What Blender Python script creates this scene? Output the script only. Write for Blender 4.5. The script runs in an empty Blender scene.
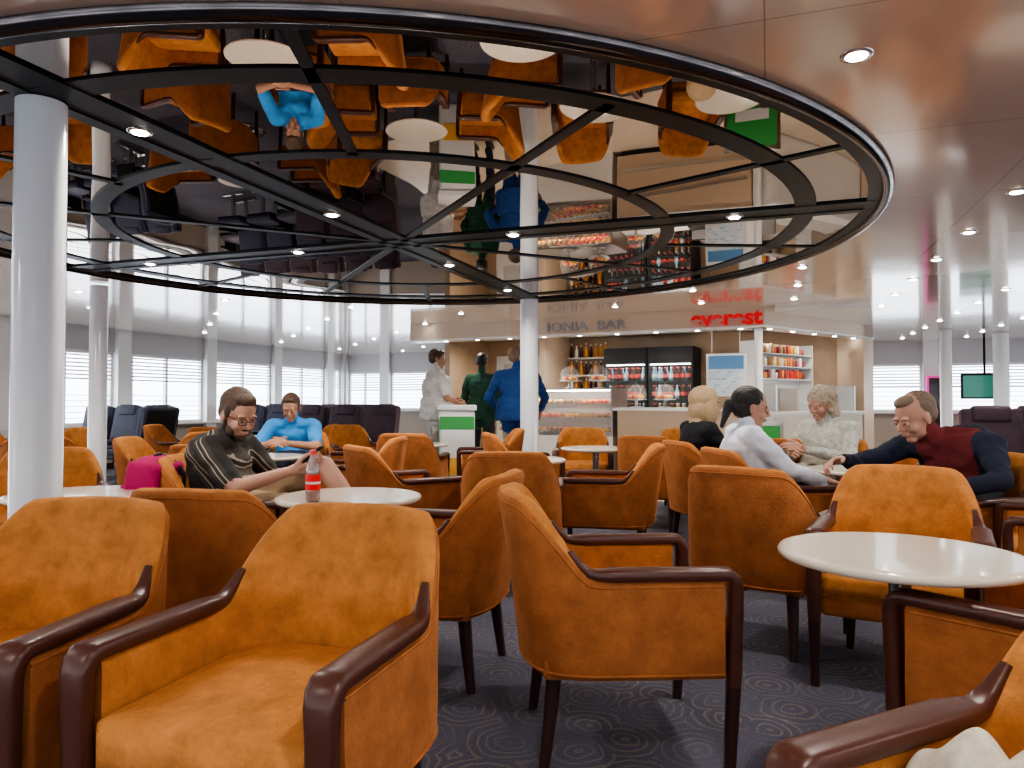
import bpy, bmesh, math, random
import numpy as np
from mathutils import Vector, Matrix, Euler, noise
random.seed(7)
scene=bpy.context.scene
COL=scene.collection
D2R=math.pi/180

# ---------------------------------------------------------------- materials
def mat(name,col,rough=.5,metal=0,spec=.5,emit=None,es=0,sheen=0,coat=0,bump=0,bscale=40,alpha=1,trans=0,var=0,vscale=8,ior=1.45):
    m=bpy.data.materials.new(name); m.use_nodes=True
    nt=m.node_tree; b=nt.nodes['Principled BSDF']
    b.inputs['Base Color'].default_value=(*col,1); b.inputs['Roughness'].default_value=rough
    b.inputs['Metallic'].default_value=metal; b.inputs['Specular IOR Level'].default_value=spec
    b.inputs['IOR'].default_value=ior
    if sheen:
        b.inputs['Sheen Weight'].default_value=sheen; b.inputs['Sheen Roughness'].default_value=.4
        b.inputs['Sheen Tint'].default_value=(min(1,col[0]*1.6+.2),min(1,col[1]*1.6+.12),min(1,col[2]*1.6+.06),1)
    if coat: b.inputs['Coat Weight'].default_value=coat; b.inputs['Coat Roughness'].default_value=.05
    if trans: b.inputs['Transmission Weight'].default_value=trans
    if alpha<1: b.inputs['Alpha'].default_value=alpha
    if emit: b.inputs['Emission Color'].default_value=(*emit,1); b.inputs['Emission Strength'].default_value=es
    tc=None
    if bump or var:
        tc=nt.nodes.new('ShaderNodeTexCoord')
    if bump:
        n=nt.nodes.new('ShaderNodeTexNoise'); n.inputs['Scale'].default_value=bscale; n.inputs['Detail'].default_value=4
        bp=nt.nodes.new('ShaderNodeBump'); bp.inputs['Strength'].default_value=bump; bp.inputs['Distance'].default_value=.01
        nt.links.new(tc.outputs['Object'],n.inputs['Vector']); nt.links.new(n.outputs['Fac'],bp.inputs['Height']); nt.links.new(bp.outputs['Normal'],b.inputs['Normal'])
    if var:
        n=nt.nodes.new('ShaderNodeTexNoise'); n.inputs['Scale'].default_value=vscale; n.inputs['Detail'].default_value=7; n.inputs['Roughness'].default_value=.68
        r=nt.nodes.new('ShaderNodeValToRGB'); r.color_ramp.elements[0].position=.32; r.color_ramp.elements[1].position=.68
        r.color_ramp.elements[0].color=(*[c*(1-var) for c in col],1); r.color_ramp.elements[1].color=(*[min(1,c*(1+var)) for c in col],1)
        nt.links.new(tc.outputs['Object'],n.inputs['Vector']); nt.links.new(n.outputs['Fac'],r.inputs['Fac']); nt.links.new(r.outputs['Color'],b.inputs['Base Color'])
    return m
M={}
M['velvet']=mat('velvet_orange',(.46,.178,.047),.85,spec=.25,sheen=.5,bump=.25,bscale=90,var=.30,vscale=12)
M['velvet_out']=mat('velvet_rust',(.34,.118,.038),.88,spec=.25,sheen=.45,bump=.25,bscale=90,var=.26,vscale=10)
M['leather']=mat('brown_leather',(.070,.022,.014),.34,spec=.5,bump=.06,bscale=90)
M['darkwood']=mat('mahogany',(.032,.011,.009),.3,coat=.3)
M['tabletop']=mat('cream_laminate',(.64,.56,.46),.22,coat=.4)
M['chrome']=mat('chrome',(.7,.7,.7),.15,1)
M['bronze']=mat('dark_rim_metal',(.09,.08,.08),.16,1)
M['steel']=mat('brushed_steel',(.55,.54,.52),.3,1)
M['white']=mat('white_paint',(.80,.80,.79),.3,coat=.3)
M['column']=mat('column_paint',(.72,.74,.77),.28,coat=.5)
M['cream']=mat('cream_panel',(.58,.45,.33),.3,coat=.2)
M['wood']=mat('beech_panel',(.40,.28,.18),.35,var=.12,vscale=3)
M['black']=mat('black_satin',(.005,.005,.006),.4,spec=.25)
M['rubber']=mat('black_matte',(.012,.012,.014),.6)
M['lamp']=mat('lamp_glow',(1,1,1),emit=(1,.95,.87),es=34)
M['navyseat']=mat('navy_upholstery',(.024,.027,.058),.6,sheen=.2,var=.2)
M['maroonseat']=mat('maroon_upholstery',(.045,.022,.036),.6,sheen=.2,var=.2)
M['glass']=mat('clear_glass',(.95,.98,.97),.03,alpha=.10,spec=.4)
M['fglass']=mat('fridge_glass',(.5,.55,.55),.03,alpha=.05,spec=.2)
M['red']=mat('sign_red',(.78,.008,.015),.35,emit=(1,.01,.02),es=.12)
M['grey']=mat('grey_plastic',(.32,.32,.33),.4)
M['tile']=mat('beige_tile',(.55,.45,.35),.2,coat=.3,var=.06,vscale=4)
M['hull']=mat('hull_panel',(.54,.53,.54),.45)
M['dado']=mat('dado_panel',(.46,.38,.31),.45)
M['blind']=mat('blind_slats',(.58,.58,.64),.6)

def ceil_mat():
    m=bpy.data.materials.new('ceiling_gloss_cream'); m.use_nodes=True; nt=m.node_tree; b=nt.nodes['Principled BSDF']
    tc=nt.nodes.new('ShaderNodeTexCoord'); br=nt.nodes.new('ShaderNodeTexBrick')
    br.offset=0; br.inputs['Scale'].default_value=1; br.inputs['Brick Width'].default_value=1.2; br.inputs['Row Height'].default_value=1.2
    br.inputs['Mortar Size'].default_value=.0025; br.inputs['Mortar Smooth'].default_value=.1
    br.inputs['Color1'].default_value=(.82,.70,.57,1); br.inputs['Color2'].default_value=(.80,.68,.56,1); br.inputs['Mortar'].default_value=(.45,.37,.3,1)
    nt.links.new(tc.outputs['Object'],br.inputs['Vector']); nt.links.new(br.outputs['Color'],b.inputs['Base Color'])
    n=nt.nodes.new('ShaderNodeTexNoise'); n.inputs['Scale'].default_value=.9; n.inputs['Detail'].default_value=1
    bp=nt.nodes.new('ShaderNodeBump'); bp.inputs['Strength'].default_value=.25; bp.inputs['Distance'].default_value=.03
    nt.links.new(tc.outputs['Object'],n.inputs['Vector']); nt.links.new(n.outputs['Fac'],bp.inputs['Height']); nt.links.new(bp.outputs['Normal'],b.inputs['Normal'])
    b.inputs['Metallic'].default_value=.26; b.inputs['Roughness'].default_value=.15; b.inputs['Coat Weight'].default_value=.6; b.inputs['Coat Roughness'].default_value=.06
    return m
M['ceil']=ceil_mat()
def mirror_mat():
    m=bpy.data.materials.new('smoked_mirror'); m.use_nodes=True; nt=m.node_tree; b=nt.nodes['Principled BSDF']
    b.inputs['Base Color'].default_value=(.54,.49,.45,1); b.inputs['Metallic'].default_value=1; b.inputs['Roughness'].default_value=.005
    b.inputs['Specular Tint'].default_value=(.8,.77,.75,1)
    tc=nt.nodes.new('ShaderNodeTexCoord'); n=nt.nodes.new('ShaderNodeTexNoise'); n.inputs['Scale'].default_value=1.3; n.inputs['Detail'].default_value=0
    bp=nt.nodes.new('ShaderNodeBump'); bp.inputs['Strength'].default_value=.3; bp.inputs['Distance'].default_value=.014
    nt.links.new(tc.outputs['Object'],n.inputs['Vector']); nt.links.new(n.outputs['Fac'],bp.inputs['Height']); nt.links.new(bp.outputs['Normal'],b.inputs['Normal'])
    return m
M['mirror']=mirror_mat()
def carpet_mat():
    m=bpy.data.materials.new('swirl_carpet'); m.use_nodes=True; nt=m.node_tree; b=nt.nodes['Principled BSDF']; L=nt.links.new
    tc=nt.nodes.new('ShaderNodeTexCoord')
    nz=nt.nodes.new('ShaderNodeTexNoise'); nz.inputs['Scale'].default_value=9; L(tc.outputs['Object'],nz.inputs['Vector'])
    mx=nt.nodes.new('ShaderNodeVectorMath'); mx.operation='SCALE'; mx.inputs['Scale'].default_value=.06; L(nz.outputs['Color'],mx.inputs[0])
    ad=nt.nodes.new('ShaderNodeVectorMath'); ad.operation='ADD'; L(tc.outputs['Object'],ad.inputs[0]); L(mx.outputs[0],ad.inputs[1])
    v=nt.nodes.new('ShaderNodeTexVoronoi'); v.inputs['Scale'].default_value=4.6; v.inputs['Randomness'].default_value=.6; v.voronoi_dimensions='2D'
    L(ad.outputs[0],v.inputs['Vector'])
    mu=nt.nodes.new('ShaderNodeMath'); mu.operation='MULTIPLY'; mu.inputs[1].default_value=40; L(v.outputs['Distance'],mu.inputs[0])
    si=nt.nodes.new('ShaderNodeMath'); si.operation='SINE'; L(mu.outputs[0],si.inputs[0])
    r=nt.nodes.new('ShaderNodeValToRGB'); r.color_ramp.elements[0].position=.4; r.color_ramp.elements[1].position=1
    r.color_ramp.elements[0].color=(.090,.090,.122,1); r.color_ramp.elements[1].color=(.20,.165,.145,1)
    L(si.outputs[0],r.inputs['Fac'])
    n2=nt.nodes.new('ShaderNodeTexNoise'); n2.inputs['Scale'].default_value=150; L(tc.outputs['Object'],n2.inputs['Vector'])
    n3=nt.nodes.new('ShaderNodeTexNoise'); n3.inputs['Scale'].default_value=3.5; L(tc.outputs['Object'],n3.inputs['Vector'])
    mr=nt.nodes.new('ShaderNodeMapRange'); mr.inputs['From Min'].default_value=.35; mr.inputs['From Max'].default_value=.62; mr.inputs['To Min'].default_value=.1; mr.inputs['To Max'].default_value=.9; L(n3.outputs['Fac'],mr.inputs['Value'])
    mm=nt.nodes.new('ShaderNodeMix'); mm.data_type='RGBA'; mm.inputs['A'].default_value=(.097,.096,.130,1); L(mr.outputs[0],mm.inputs['Factor']); L(r.outputs['Color'],mm.inputs['B'])
    m2=nt.nodes.new('ShaderNodeMix'); m2.data_type='RGBA'; m2.blend_type='OVERLAY'; m2.inputs['Factor'].default_value=.6; L(mm.outputs['Result'],m2.inputs['A']); L(n2.outputs['Fac'],m2.inputs['B'])
    L(m2.outputs['Result'],b.inputs['Base Color']); b.inputs['Roughness'].default_value=.95; b.inputs['Specular IOR Level'].default_value=.15
    bp=nt.nodes.new('ShaderNodeBump'); bp.inputs['Strength'].default_value=.5; bp.inputs['Distance'].default_value=.005; L(n2.outputs['Fac'],bp.inputs['Height']); L(bp.outputs['Normal'],b.inputs['Normal'])
    return m
M['carpet']=carpet_mat()

# ---------------------------------------------------------------- mesh builder
def axes_from(d):
    d=Vector(d).normalized()
    a=Vector((0,0,1)) if abs(d.z)<.95 else Vector((1,0,0))
    x=d.cross(a).normalized(); y=x.cross(d).normalized()
    return x,y,d
class MB:
    def __init__(s): s.v=[];s.f=[];s.m=[];s.s=[]
    def add(s,vs,fs,mi=0,smooth=True,T=None):
        o=len(s.v)
        for p in vs:
            p=Vector(p)
            if T is not None: p=T@p
            s.v.append(p)
        for f in fs: s.f.append([i+o for i in f]); s.m.append(mi); s.s.append(smooth)
    def box(s,lo,hi,mi=0,T=None):
        x0,y0,z0=lo;x1,y1,z1=hi
        s.add([(x0,y0,z0),(x1,y0,z0),(x1,y1,z0),(x0,y1,z0),(x0,y0,z1),(x1,y0,z1),(x1,y1,z1),(x0,y1,z1)],
              [(0,3,2,1),(4,5,6,7),(0,1,5,4),(1,2,6,5),(2,3,7,6),(3,0,4,7)],mi,False,T)
    def rbox(s,c,size,r=.02,mi=0,T=None,seg=3,bulge=0):
        bm=bmesh.new(); bmesh.ops.create_cube(bm,size=1)
        for v in bm.verts: v.co=Vector((v.co.x*size[0],v.co.y*size[1],v.co.z*size[2]))
        if bulge: bmesh.ops.subdivide_edges(bm,edges=bm.edges[:],cuts=4,use_grid_fill=True)
        if bulge:
            for v in bm.verts:
                a=[v.co.x/size[0]*2,v.co.y/size[1]*2,v.co.z/size[2]*2]
                if abs(abs(a[2])-1)<1e-4: v.co.z+=math.copysign(bulge*(1-a[0]**2)*(1-a[1]**2),a[2])
                if abs(abs(a[0])-1)<1e-4: v.co.x+=math.copysign(bulge*.6*(1-a[1]**2)*(1-a[2]**2),a[0])
            es=[e for e in bm.edges if len(e.link_faces)==2 and e.calc_face_angle()>1.0]
            bmesh.ops.bevel(bm,geom=es,offset=r,segments=seg,profile=.6,affect='EDGES',clamp_overlap=True)
        else:
            bmesh.ops.bevel(bm,geom=bm.edges[:],offset=r,segments=seg,profile=.6,affect='EDGES',clamp_overlap=True)
        bm.verts.index_update()
        C=Vector(c)
        s.add([v.co+C for v in bm.verts],[[v.index for v in f.verts] for f in bm.faces],mi,True,T); bm.free()
    def cone(s,p0,p1,r0,r1,mi=0,seg=16,T=None,caps=True):
        p0=Vector(p0);p1=Vector(p1);x,y,d=axes_from(p1-p0)
        vs=[];
        for p,r in((p0,r0),(p1,r1)):
            for i in range(seg):
                a=2*math.pi*i/seg; vs.append(p+x*math.cos(a)*r+y*math.sin(a)*r)
        s.add(vs,[(i,(i+1)%seg,seg+(i+1)%seg,seg+i) for i in range(seg)],mi,True,T)
        if caps:
            s.add(vs[:seg],[list(range(seg))[::-1]],mi,False,T); s.add(vs[seg:],[list(range(seg))],mi,False,T)
    def ell(s,c,r,mi=0,R=None,seg=16,rings=10,T=None):
        c=Vector(c); vs=[]; fs=[]
        if not hasattr(r,'__len__'): r=(r,r,r)
        for j in range(1,rings):
            t=math.pi*j/rings
            for i in range(seg):
                a=2*math.pi*i/seg
                p=Vector((r[0]*math.sin(t)*math.cos(a),r[1]*math.sin(t)*math.sin(a),r[2]*math.cos(t)))
                vs.append(c+(R@p if R is not None else p))
        top=Vector((0,0,r[2]));bot=-top
        vs.append(c+(R@top if R is not None else top)); vs.append(c+(R@bot if R is not None else bot))
        n=len(vs)
        for j in range(rings-2):
            for i in range(seg): fs.append((j*seg+i,(j+1)*seg+i,(j+1)*seg+(i+1)%seg,j*seg+(i+1)%seg))
        for i in range(seg):
            fs.append((n-2,i,(i+1)%seg)); fs.append((n-1,(rings-2)*seg+(i+1)%seg,(rings-2)*seg+i))
        s.add(vs,fs,mi,True,T)
    def loft(s,rings,mi=0,cap=True,T=None,mis=None,closed=True,smooth=True):
        n=len(rings[0]); vs=[p for r in rings for p in r]
        for k in range(len(rings)-1):
            fs=[(k*n+i,k*n+(i+1)%n,(k+1)*n+(i+1)%n,(k+1)*n+i) for i in range(n if closed else n-1)]
            if k==0: base=len(s.v); s.add(vs,fs,mis[k] if mis else mi,smooth,T)
            else:
                for f in fs: s.f.append([i+base for i in f]); s.m.append(mis[k] if mis else mi); s.s.append(smooth)
        if cap:
            s.add(rings[0],[list(range(n))[::-1]],mis[0] if mis else mi,False,T)
            s.add(rings[-1],[list(range(n))],mis[-1] if mis else mi,False,T)
    def lathe(s,prof,c=(0,0,0),mi=0,seg=32,T=None,mis=None,smooth=True):
        c=Vector(c); rings=[]
        for r,z in prof:
            rings.append([c+Vector((max(r,1e-4)*math.cos(2*math.pi*i/seg),max(r,1e-4)*math.sin(2*math.pi*i/seg),z)) for i in range(seg)])
        s.loft(rings,mi,False,T,mis,True,smooth)
    def mesh(s,name,mats):
        me=bpy.data.meshes.new(name); me.from_pydata([tuple(v) for v in s.v],[],s.f)
        for m in mats: me.materials.append(m)
        me.polygons.foreach_set('material_index',s.m); me.polygons.foreach_set('use_smooth',s.s)
        me.validate(); me.update()
        bm=bmesh.new(); bm.from_mesh(me); bmesh.ops.recalc_face_normals(bm,faces=bm.faces[:]); bm.to_mesh(me); bm.free()
        return me
    def obj(s,name,mats,loc=(0,0,0),rz=0,parent=None):
        o=bpy.data.objects.new(name,s.mesh(name,mats)); COL.objects.link(o); o.location=loc; o.rotation_euler=(0,0,rz)
        if parent: o.parent=parent
        return o
def inst(name,me,loc,rz=0):
    o=bpy.data.objects.new(name,me); COL.objects.link(o); o.location=loc; o.rotation_euler=(0,0,rz); return o
def sstep(x): x=max(0,min(1,x)); return x*x*(3-2*x)

# ---------------------------------------------------------------- armchair
def armchair_mesh():
    b=MB(); V=Vector
    path=[]
    for i in range(7):
        path.append((.275-.325*i/7,-.28,0))
    N=32
    for i in range(N+1):
        ph=-90+180*i/N; c=abs(math.cos(ph*D2R)); sn=math.sin(ph*D2R)
        e=2/2.9
        x=-.05-.215*c**e; y=.28*math.copysign(abs(sn)**e,sn)
        path.append((x,y,sstep((c-.14)/.66)))
    for i in range(7):
        path.append((-.05+.325*(i+1)/7,.28,0))
    P=[V((p[0],p[1],0)) for p in path]; W=[p[2] for p in path]
    rings=[]; tops=[]
    for k,p in enumerate(P):
        t=(P[min(k+1,len(P)-1)]-P[max(k-1,0)]).normalized(); n=V((t.y,-t.x,0))
        if n.dot(p-V((.05,0,0)))<0: n=-n
        w=W[k]; zt=.585+.235*w
        if w>0: zt+=-.012*(abs(p.y)/.28)**2*w
        th=.045+.03*w
        def pos(off,z):
            q=p+n*off; q=V((q.x-(max(z-.28,0))*.155*w, q.y*(1- .26*w*max(z-.52,0)), z)); return q
        ho=th/2; hi=-th/2
        r=[]
        r.append(pos(ho-.004,.285)); 
        for z in (.30,.38,.48): r.append(pos(ho+ (.004 if z<.45 else .0),z))
        for f in (.35,.7): r.append(pos(ho,.48+(zt-.03-.48)*f))
        r.append(pos(ho,zt-.03)); r.append(pos(ho*.75,zt-.008)); r.append(pos(0,zt)); r.append(pos(hi*.75,zt-.008)); r.append(pos(hi,zt-.03))
        for f in (.7,.35): r.append(pos(hi-.012*w,.48+(zt-.03-.48)*f))
        r.append(pos(hi-.014*w,.46)); r.append(pos(hi,.36)); r.append(pos(hi+.004,.285))
        rings.append(r); tops.append((pos(0,zt),n,w))
    n=len(rings[0]); base=len(b.v); vs=[q for r in rings for q in r]
    b.add(vs,[],0)
    for k in range(len(rings)-1):
        for i in range(n):
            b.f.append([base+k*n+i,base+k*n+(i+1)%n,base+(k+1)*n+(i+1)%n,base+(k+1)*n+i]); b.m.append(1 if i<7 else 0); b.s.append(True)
    b.add(rings[0],[list(range(n))],1,False); b.add(rings[-1],[list(range(n))],1,False)
    def tube(pts,r,mi,seg=6):
        rr=[]
        for k,p in enumerate(pts):
            t=(pts[min(k+1,len(pts)-1)]-pts[max(k-1,0)]); x,y,d=axes_from(t)
            rr.append([p+x*math.cos(2*math.pi*i/seg)*r+y*math.sin(2*math.pi*i/seg)*r for i in range(seg)])
        b.loft(rr,mi)
    tube([r[6] for r in rings],.0032,1)
    tube([r[1] for r in rings],.004,1)
    for sg in (-1,1):
        kk=[]
        idx=list(range(len(P))) if sg<0 else list(range(len(P)))[::-1]
        for k in idx:
            if W[k]<.40: kk.append(k)
            else: break
        kk=kk[::-1]
        pts=[];lat=[];sz=[]
        for j,k in enumerate(kk):
            q,nn,w=tops[k]; f=min(1,j/4)
            pts.append(q+Vector((0,0,.004))); lat.append(nn); sz.append((.020+.052*f,.014+.024*f))
        y=.28*sg; N0=Vector((0,sg,0))
        for (x,z,wd,tk) in ((.292,.588,.074,.040),(.307,.575,.072,.042),(.314,.553,.068,.042),(.314,.50,.062,.042),(.312,.40,.056,.042),(.310,.30,.050,.042),(.308,.26,.046,.040),(.300,.12,.040,.036),(.294,0.0,.034,.032)):
            pts.append(Vector((x,y,z))); lat.append(N0); sz.append((wd,tk))
        rr=[];mis=[]
        for k,p in enumerate(pts):
            t=(pts[min(k+1,len(pts)-1)]-pts[max(k-1,0)]).normalized()
            if k==len(pts)-1: t=Vector((0,0,-1))
            l=(lat[k]-t*lat[k].dot(t)).normalized(); u=t.cross(l).normalized()
            a,c=sz[k][0]/2,sz[k][1]/2; ring=[]
            for i in range(16):
                an=2*math.pi*i/16; ca,sa=math.cos(an),math.sin(an)
                ring.append(p+l*a*math.copysign(abs(ca)**.55,ca)+u*c*math.copysign(abs(sa)**.55,sa))
            rr.append(ring); mis.append(2 if p.z>.29 else 3)
        b.loft(rr,2,True,None,mis)
    for sg in (-1,1):
        rr=[]
        for (x,y,z,h) in ((-.215,.2,.31,.024),(-.225,.205,.2,.022),(-.25,.215,0,.016)):
            rr.append([Vector((x+h*math.copysign(abs(math.cos(a))**.5,math.cos(a)),y*sg+h*math.copysign(abs(math.sin(a))**.5,math.sin(a)),z)) for a in [2*math.pi*i/12+.01 for i in range(12)]])
        b.loft(rr,3)
    b.rbox((.035,0,.40),(.54,.505,.125),.045,0,bulge=.016)
    b.rbox((.02,0,.315),(.55,.52,.085),.02,1)
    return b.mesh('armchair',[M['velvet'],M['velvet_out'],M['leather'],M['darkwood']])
ACH=armchair_mesh()
chairs=[(-1.26,1.83,-97),(-.515,1.70,-107),(.335,2.45,3),(-.34,3.06,165),(-1.0,2.72,80),(1.57,2.97,-121),(1.43,1.89,129),(.79,.93,-154),
 (1.19,3.45,50),(2.55,3.25,150),(-2.42,2.75,60),(-1.47,3.92,4),
 (-.74,4.95,32),(0.0,4.5,86),(.66,5.0,168),(1.28,6.45,58),
 (1.58,4.55,8),(1.52,5.45,12),(2.32,5.55,-140),(2.44,4.02,200),
 (.1,6.85,10),(.75,7.75,-95),(2.75,6.8,180),(1.85,7.55,-90),(2.0,5.95+.03,95),
 (-1.75,7.55,5),(-.95,6.9,85),(-.25,7.75,185),(-2.05,5.2,85),(-1.25,6.0,178),(-2.8,5.95,5),(-2.0,6.72,-88),
 (-4.0,6.2,120),(-5.4,6.9,0),(-4.7,7.75,-90),(-2.7,4.25,-60),(-1.95,4.35,-100),(-3.0,3.4,10),
 (-2.6,9.3,180),(-4.2,9.2,0),(-3.4,8.5,90),(-3.2,7.2,150),(-5.9,8.7,20),(-6.5,7.6,200),
 (3.1,5.3,180),(3.5,6.3,200),(3.2,3.3,120),(-5.0,5.2,60),(-1.9,8.7,-60),(-4.6,4.3,10)]
for x,y,a in chairs: inst('armchair',ACH,(x,y,0),a*D2R)

# ---------------------------------------------------------------- tables
def table_mesh():
    b=MB(); R=.335
    b.lathe([(0,.636),(R-.035,.636),(R-.03,.636),(R-.008,.640),(R,.648),(R,.655),(R-.006,.663),(R-.02,.665),(R-.028,.665),(0,.665)],mi=0,seg=64)
    b.lathe([(0,.636),(.12,.635),(.12,.622),(.03,.61),(.03,.06),(.06,.045),(.2,.025),(.215,.012),(.215,0),(0,0)],mi=1,seg=40)
    return b.mesh('round_table',[M['tabletop'],M['chrome']])
TB=table_mesh()
for x,y in [(1.13,2.14),(-.76,3.42),(.08,5.62),(.80,6.98),(2.05,6.74),(-1.0,7.62),(-2.02,5.93),(-4.67,6.95),(-3.4,9.3),(-2.05,3.5),(2.26,4.75),(-3.85,4.5),(3.9,5.55)]:
    inst('round_table',TB,(x,y,0))

# ---------------------------------------------------------------- room shell (ship frame)
SA=-19.3*D2R
X0,X1,Y0,Y1,H=-10.2,9.0,-6.0,16.15,2.3
b=MB(); b.box((X0-.2,Y0-.2,-.1),(X1+.2,Y1+.2,0)); b.obj('floor',[M['carpet']],rz=SA)
b=MB(); b.box((X0-.2,Y0-.2,H),(X1+.2,Y1+.2,H+.1)); b.obj('ceiling',[M['ceil']],rz=SA)
def wall_windows(name,axis,c,a0,a1,step,inward,zlo=.72,zhi=1.92,off=0):
    b=MB(); w=.12
    def B(lo,hi,mi=0,d0=0,d1=w):
        s=-inward
        d=sorted((c+s*d0,c+s*d1))
        if axis=='x': b.box((d[0],lo[0],lo[1]),(d[1],hi[0],hi[1]),mi)
        else: b.box((lo[0],d[0],lo[1]),(hi[0],d[1],hi[1]),mi)
    B((a0,0),(a1,zlo),2); B((a0,zhi),(a1,H))
    a=a0+off; wins=[]; ps=[a0]
    while a<a1-.3: ps.append(a); a+=step
    ps.append(a1)
    for p in ps: B((p-.13,0),(p+.13,H),1,-.08,w)
    B((a0,zlo-.03),(a1,zlo),1,-.1,w)
    b.obj(name,[M['hull'],M['white'],M['dado']],rz=SA)
    for i in range(len(ps)-1):
        s0,s1=ps[i]+.13,ps[i+1]-.13
        if s1-s0<.4: continue
        b=MB()
        for (l,h_) in (((s0,zlo),(s1,zlo+.05)),((s0,zhi-.05),(s1,zhi)),((s0,zlo),(s0+.05,zhi)),((s1-.05,zlo),(s1,zhi)),(((s0+s1)/2-.025,zlo),((s0+s1)/2+.025,zhi))): B(l,h_,0,.03,.09)
        for k in range(7):
            z=zhi-.09-k*.062
            B((s0+.05,z),(s1-.05,z+.024),1,.012,.02)
        for k in range(5):
            z=zlo+.12+k*.09
            B((s0+.05,z),(s1-.05,z+.010),1,.012,.02)
        b.obj('window_%d'%WN[0],[M['white'],M['blind']],rz=SA); WN[0]+=1
WN=[1]
wall_windows('wall_left','x',X0,Y0,Y1,2.03,1,off=1.14)
wall_windows('wall_far','y',Y1,X0,X1,2.4,-1,off=1.2,zlo=.9,zhi=1.85)
wall_windows('wall_right','x',X1,Y0,Y1,2.03,-1,off=1.14)
wall_windows('wall_back','y',Y0,X0,X1,2.4,1,off=1.2)
b=MB()
b.box((X0,Y0,0),(X0+.02,Y1,.1)); b.obj('baseboard_left',[M['darkwood']],rz=SA)

# ---------------------------------------------------------------- mirrored ceiling rosette
CX,CY=-.84,5.44
RM=3.25
G=-19.3*D2R
b=MB(); b.lathe([(0,2.292),(RM-.03,2.292),(RM-.03,2.2995),(0,2.2995)],seg=128,smooth=False)
b.obj('ceiling_mirror',[M['mirror']],(CX,CY,0))
b=MB()
def ringprof(r,w,z0,z1,mi): b.lathe([(r-w/2,z1),(r-w/2,z0),(r+w/2,z0),(r+w/2,z1)],mi=mi,seg=128,smooth=False)
ringprof(1.96,.095,2.284,2.292,0); ringprof(2.82,.12,2.284,2.292,0); ringprof(RM-.06,.07,2.282,2.292,0)
pr=[]
for i in range(13):
    a=math.pi*i/12; pr.append((RM-.034*math.cos(a),2.2992-.046*math.sin(a)))
b.lathe(pr,mi=1,seg=160)
for k in range(4):
    T=Matrix.Rotation(G+k*math.pi/2,4,'Z')
    for s in (-1,1): b.box((0.0,s*.095-.036,2.280),(RM-.05,s*.095+.036,2.2915),0,T)
    b.box((0.0,-.058,2.286),(RM-.05,.058,2.2915),2,T)
    T=Matrix.Rotation(G+(k+.5)*math.pi/2,4,'Z'); b.box((0,-.028,2.284),(2.84,.028,2.2915),0,T)
    for d in (.24,.76):
        T=Matrix.Rotation(G+(k+d)*math.pi/2,4,'Z'); b.box((1.96,-.024,2.284),(RM-.05,.024,2.2915),0,T)
b.obj('ceiling_rosette_frame',[M['black'],M['bronze'],M['black']],(CX,CY,0))

# downlights
pts=[]
cg,sg_=math.cos(SA),math.sin(SA)
def S(x,y): return (x*cg-y*sg_, x*sg_+y*cg)
beam=[]
for i in range(-9,9):
    for j in range(-5,16):
        x,y=S(.3+i*1.05,.65+j*1.05)
        if math.hypot(x-CX,y-CY)<3.55: continue
        q=Matrix.Rotation(-math.atan2(-.443,.896),4,'Z')@(Vector((x,y,0))-Vector((3.15,9.1,0)))
        if -5.4<q.x<1.3 and -.1<q.y<2.8: continue
        if i<-1 and j>3 and (i+j)%2: continue
        pts.append((x,y,H))
        if i%2==0 and (j+i//2)%2==0 and -1.5<y<14 and -8<x<9: beam.append((x,y,H))
for k in range(4):
    for r in (.9,2.4):
        a=G+k*math.pi/2; pts.append((CX+r*math.cos(a),CY+r*math.sin(a),2.286)); beam.append(pts[-1])
b=MB()
for x,y,z in pts:
    b.lathe([(.036,z-.002),(.034,z-.009),(.022,z-.013),(0,z-.014)],c=(x,y,0),mi=0,seg=14)
    b.lathe([(.037,z-.003),(.039,z-.008),(.052,z-.006),(.054,z)],c=(x,y,0),mi=1,seg=18)
b.obj('ceiling_downlights',[M['lamp'],M['chrome']])
ld=bpy.data.lights.new('downlight_beam','SPOT'); ld.energy=62; ld.color=(1,.945,.87); ld.spot_size=160*D2R; ld.spot_blend=.9; ld.shadow_soft_size=.06
for i,(x,y,z) in enumerate(beam):
    o=bpy.data.objects.new('downlight_beam',ld); COL.objects.link(o); o.location=(x,y,z-.04)

# columns
def column(x,y,r):
    b=MB(); b.lathe([(0,0),(r+.015,0),(r+.015,.1),(r,.11),(r,2.28)],seg=48); b.lathe([(r,2.28),(0,2.2802)],seg=48,smooth=False); b.obj('round_column',[M['column']],(x,y,0))
column(-1.86,2.86,.090); column(.2,8.42,.105); column(-4.2,7.4,.085); column(7.2,12.1,.09); column(8.45,12.6,.12); column(-6.6,12.5,.1)

# ---------------------------------------------------------------- bar
BA=math.atan2(-.443,.896); BK=(3.15,9.1,0)
def bobj(b,name,mats): return b.obj(name,mats,BK,BA)
b=MB(); b.box((-5.4,-1.6,.0005),(1.3,3.0,.006)); b.add([(1.3,-1.6,.006),(3.2,2.6,.006),(1.3,2.6,.006)],[(0,1,2)],0,False)
bobj(b,'bar_tile_floor',[M['tile']])
RV=Vector((1.22,2.61,0)); rl=RV.length; TR=Matrix.Rotation(math.atan2(RV.y,RV.x),4,'Z')
b=MB()
b.box((-5.3,0,2.06),(0,.22,2.2995),0); b.box((-5.3,-.02,2.035),(0.0,.24,2.06),1)
b.box((0,0,2.06),(rl,.22,2.2995),0,TR); b.box((0,-.02,2.035),(rl,.24,2.06),1,TR)
b.box((-5.3,.22,2.24),(1.2,2.6,2.2995),1)
for i in range(9):
    b.lathe([(0,2.0335),(.03,2.0335)],c=(-.3-i*.55,.11,0),mi=2,seg=12)
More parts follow.
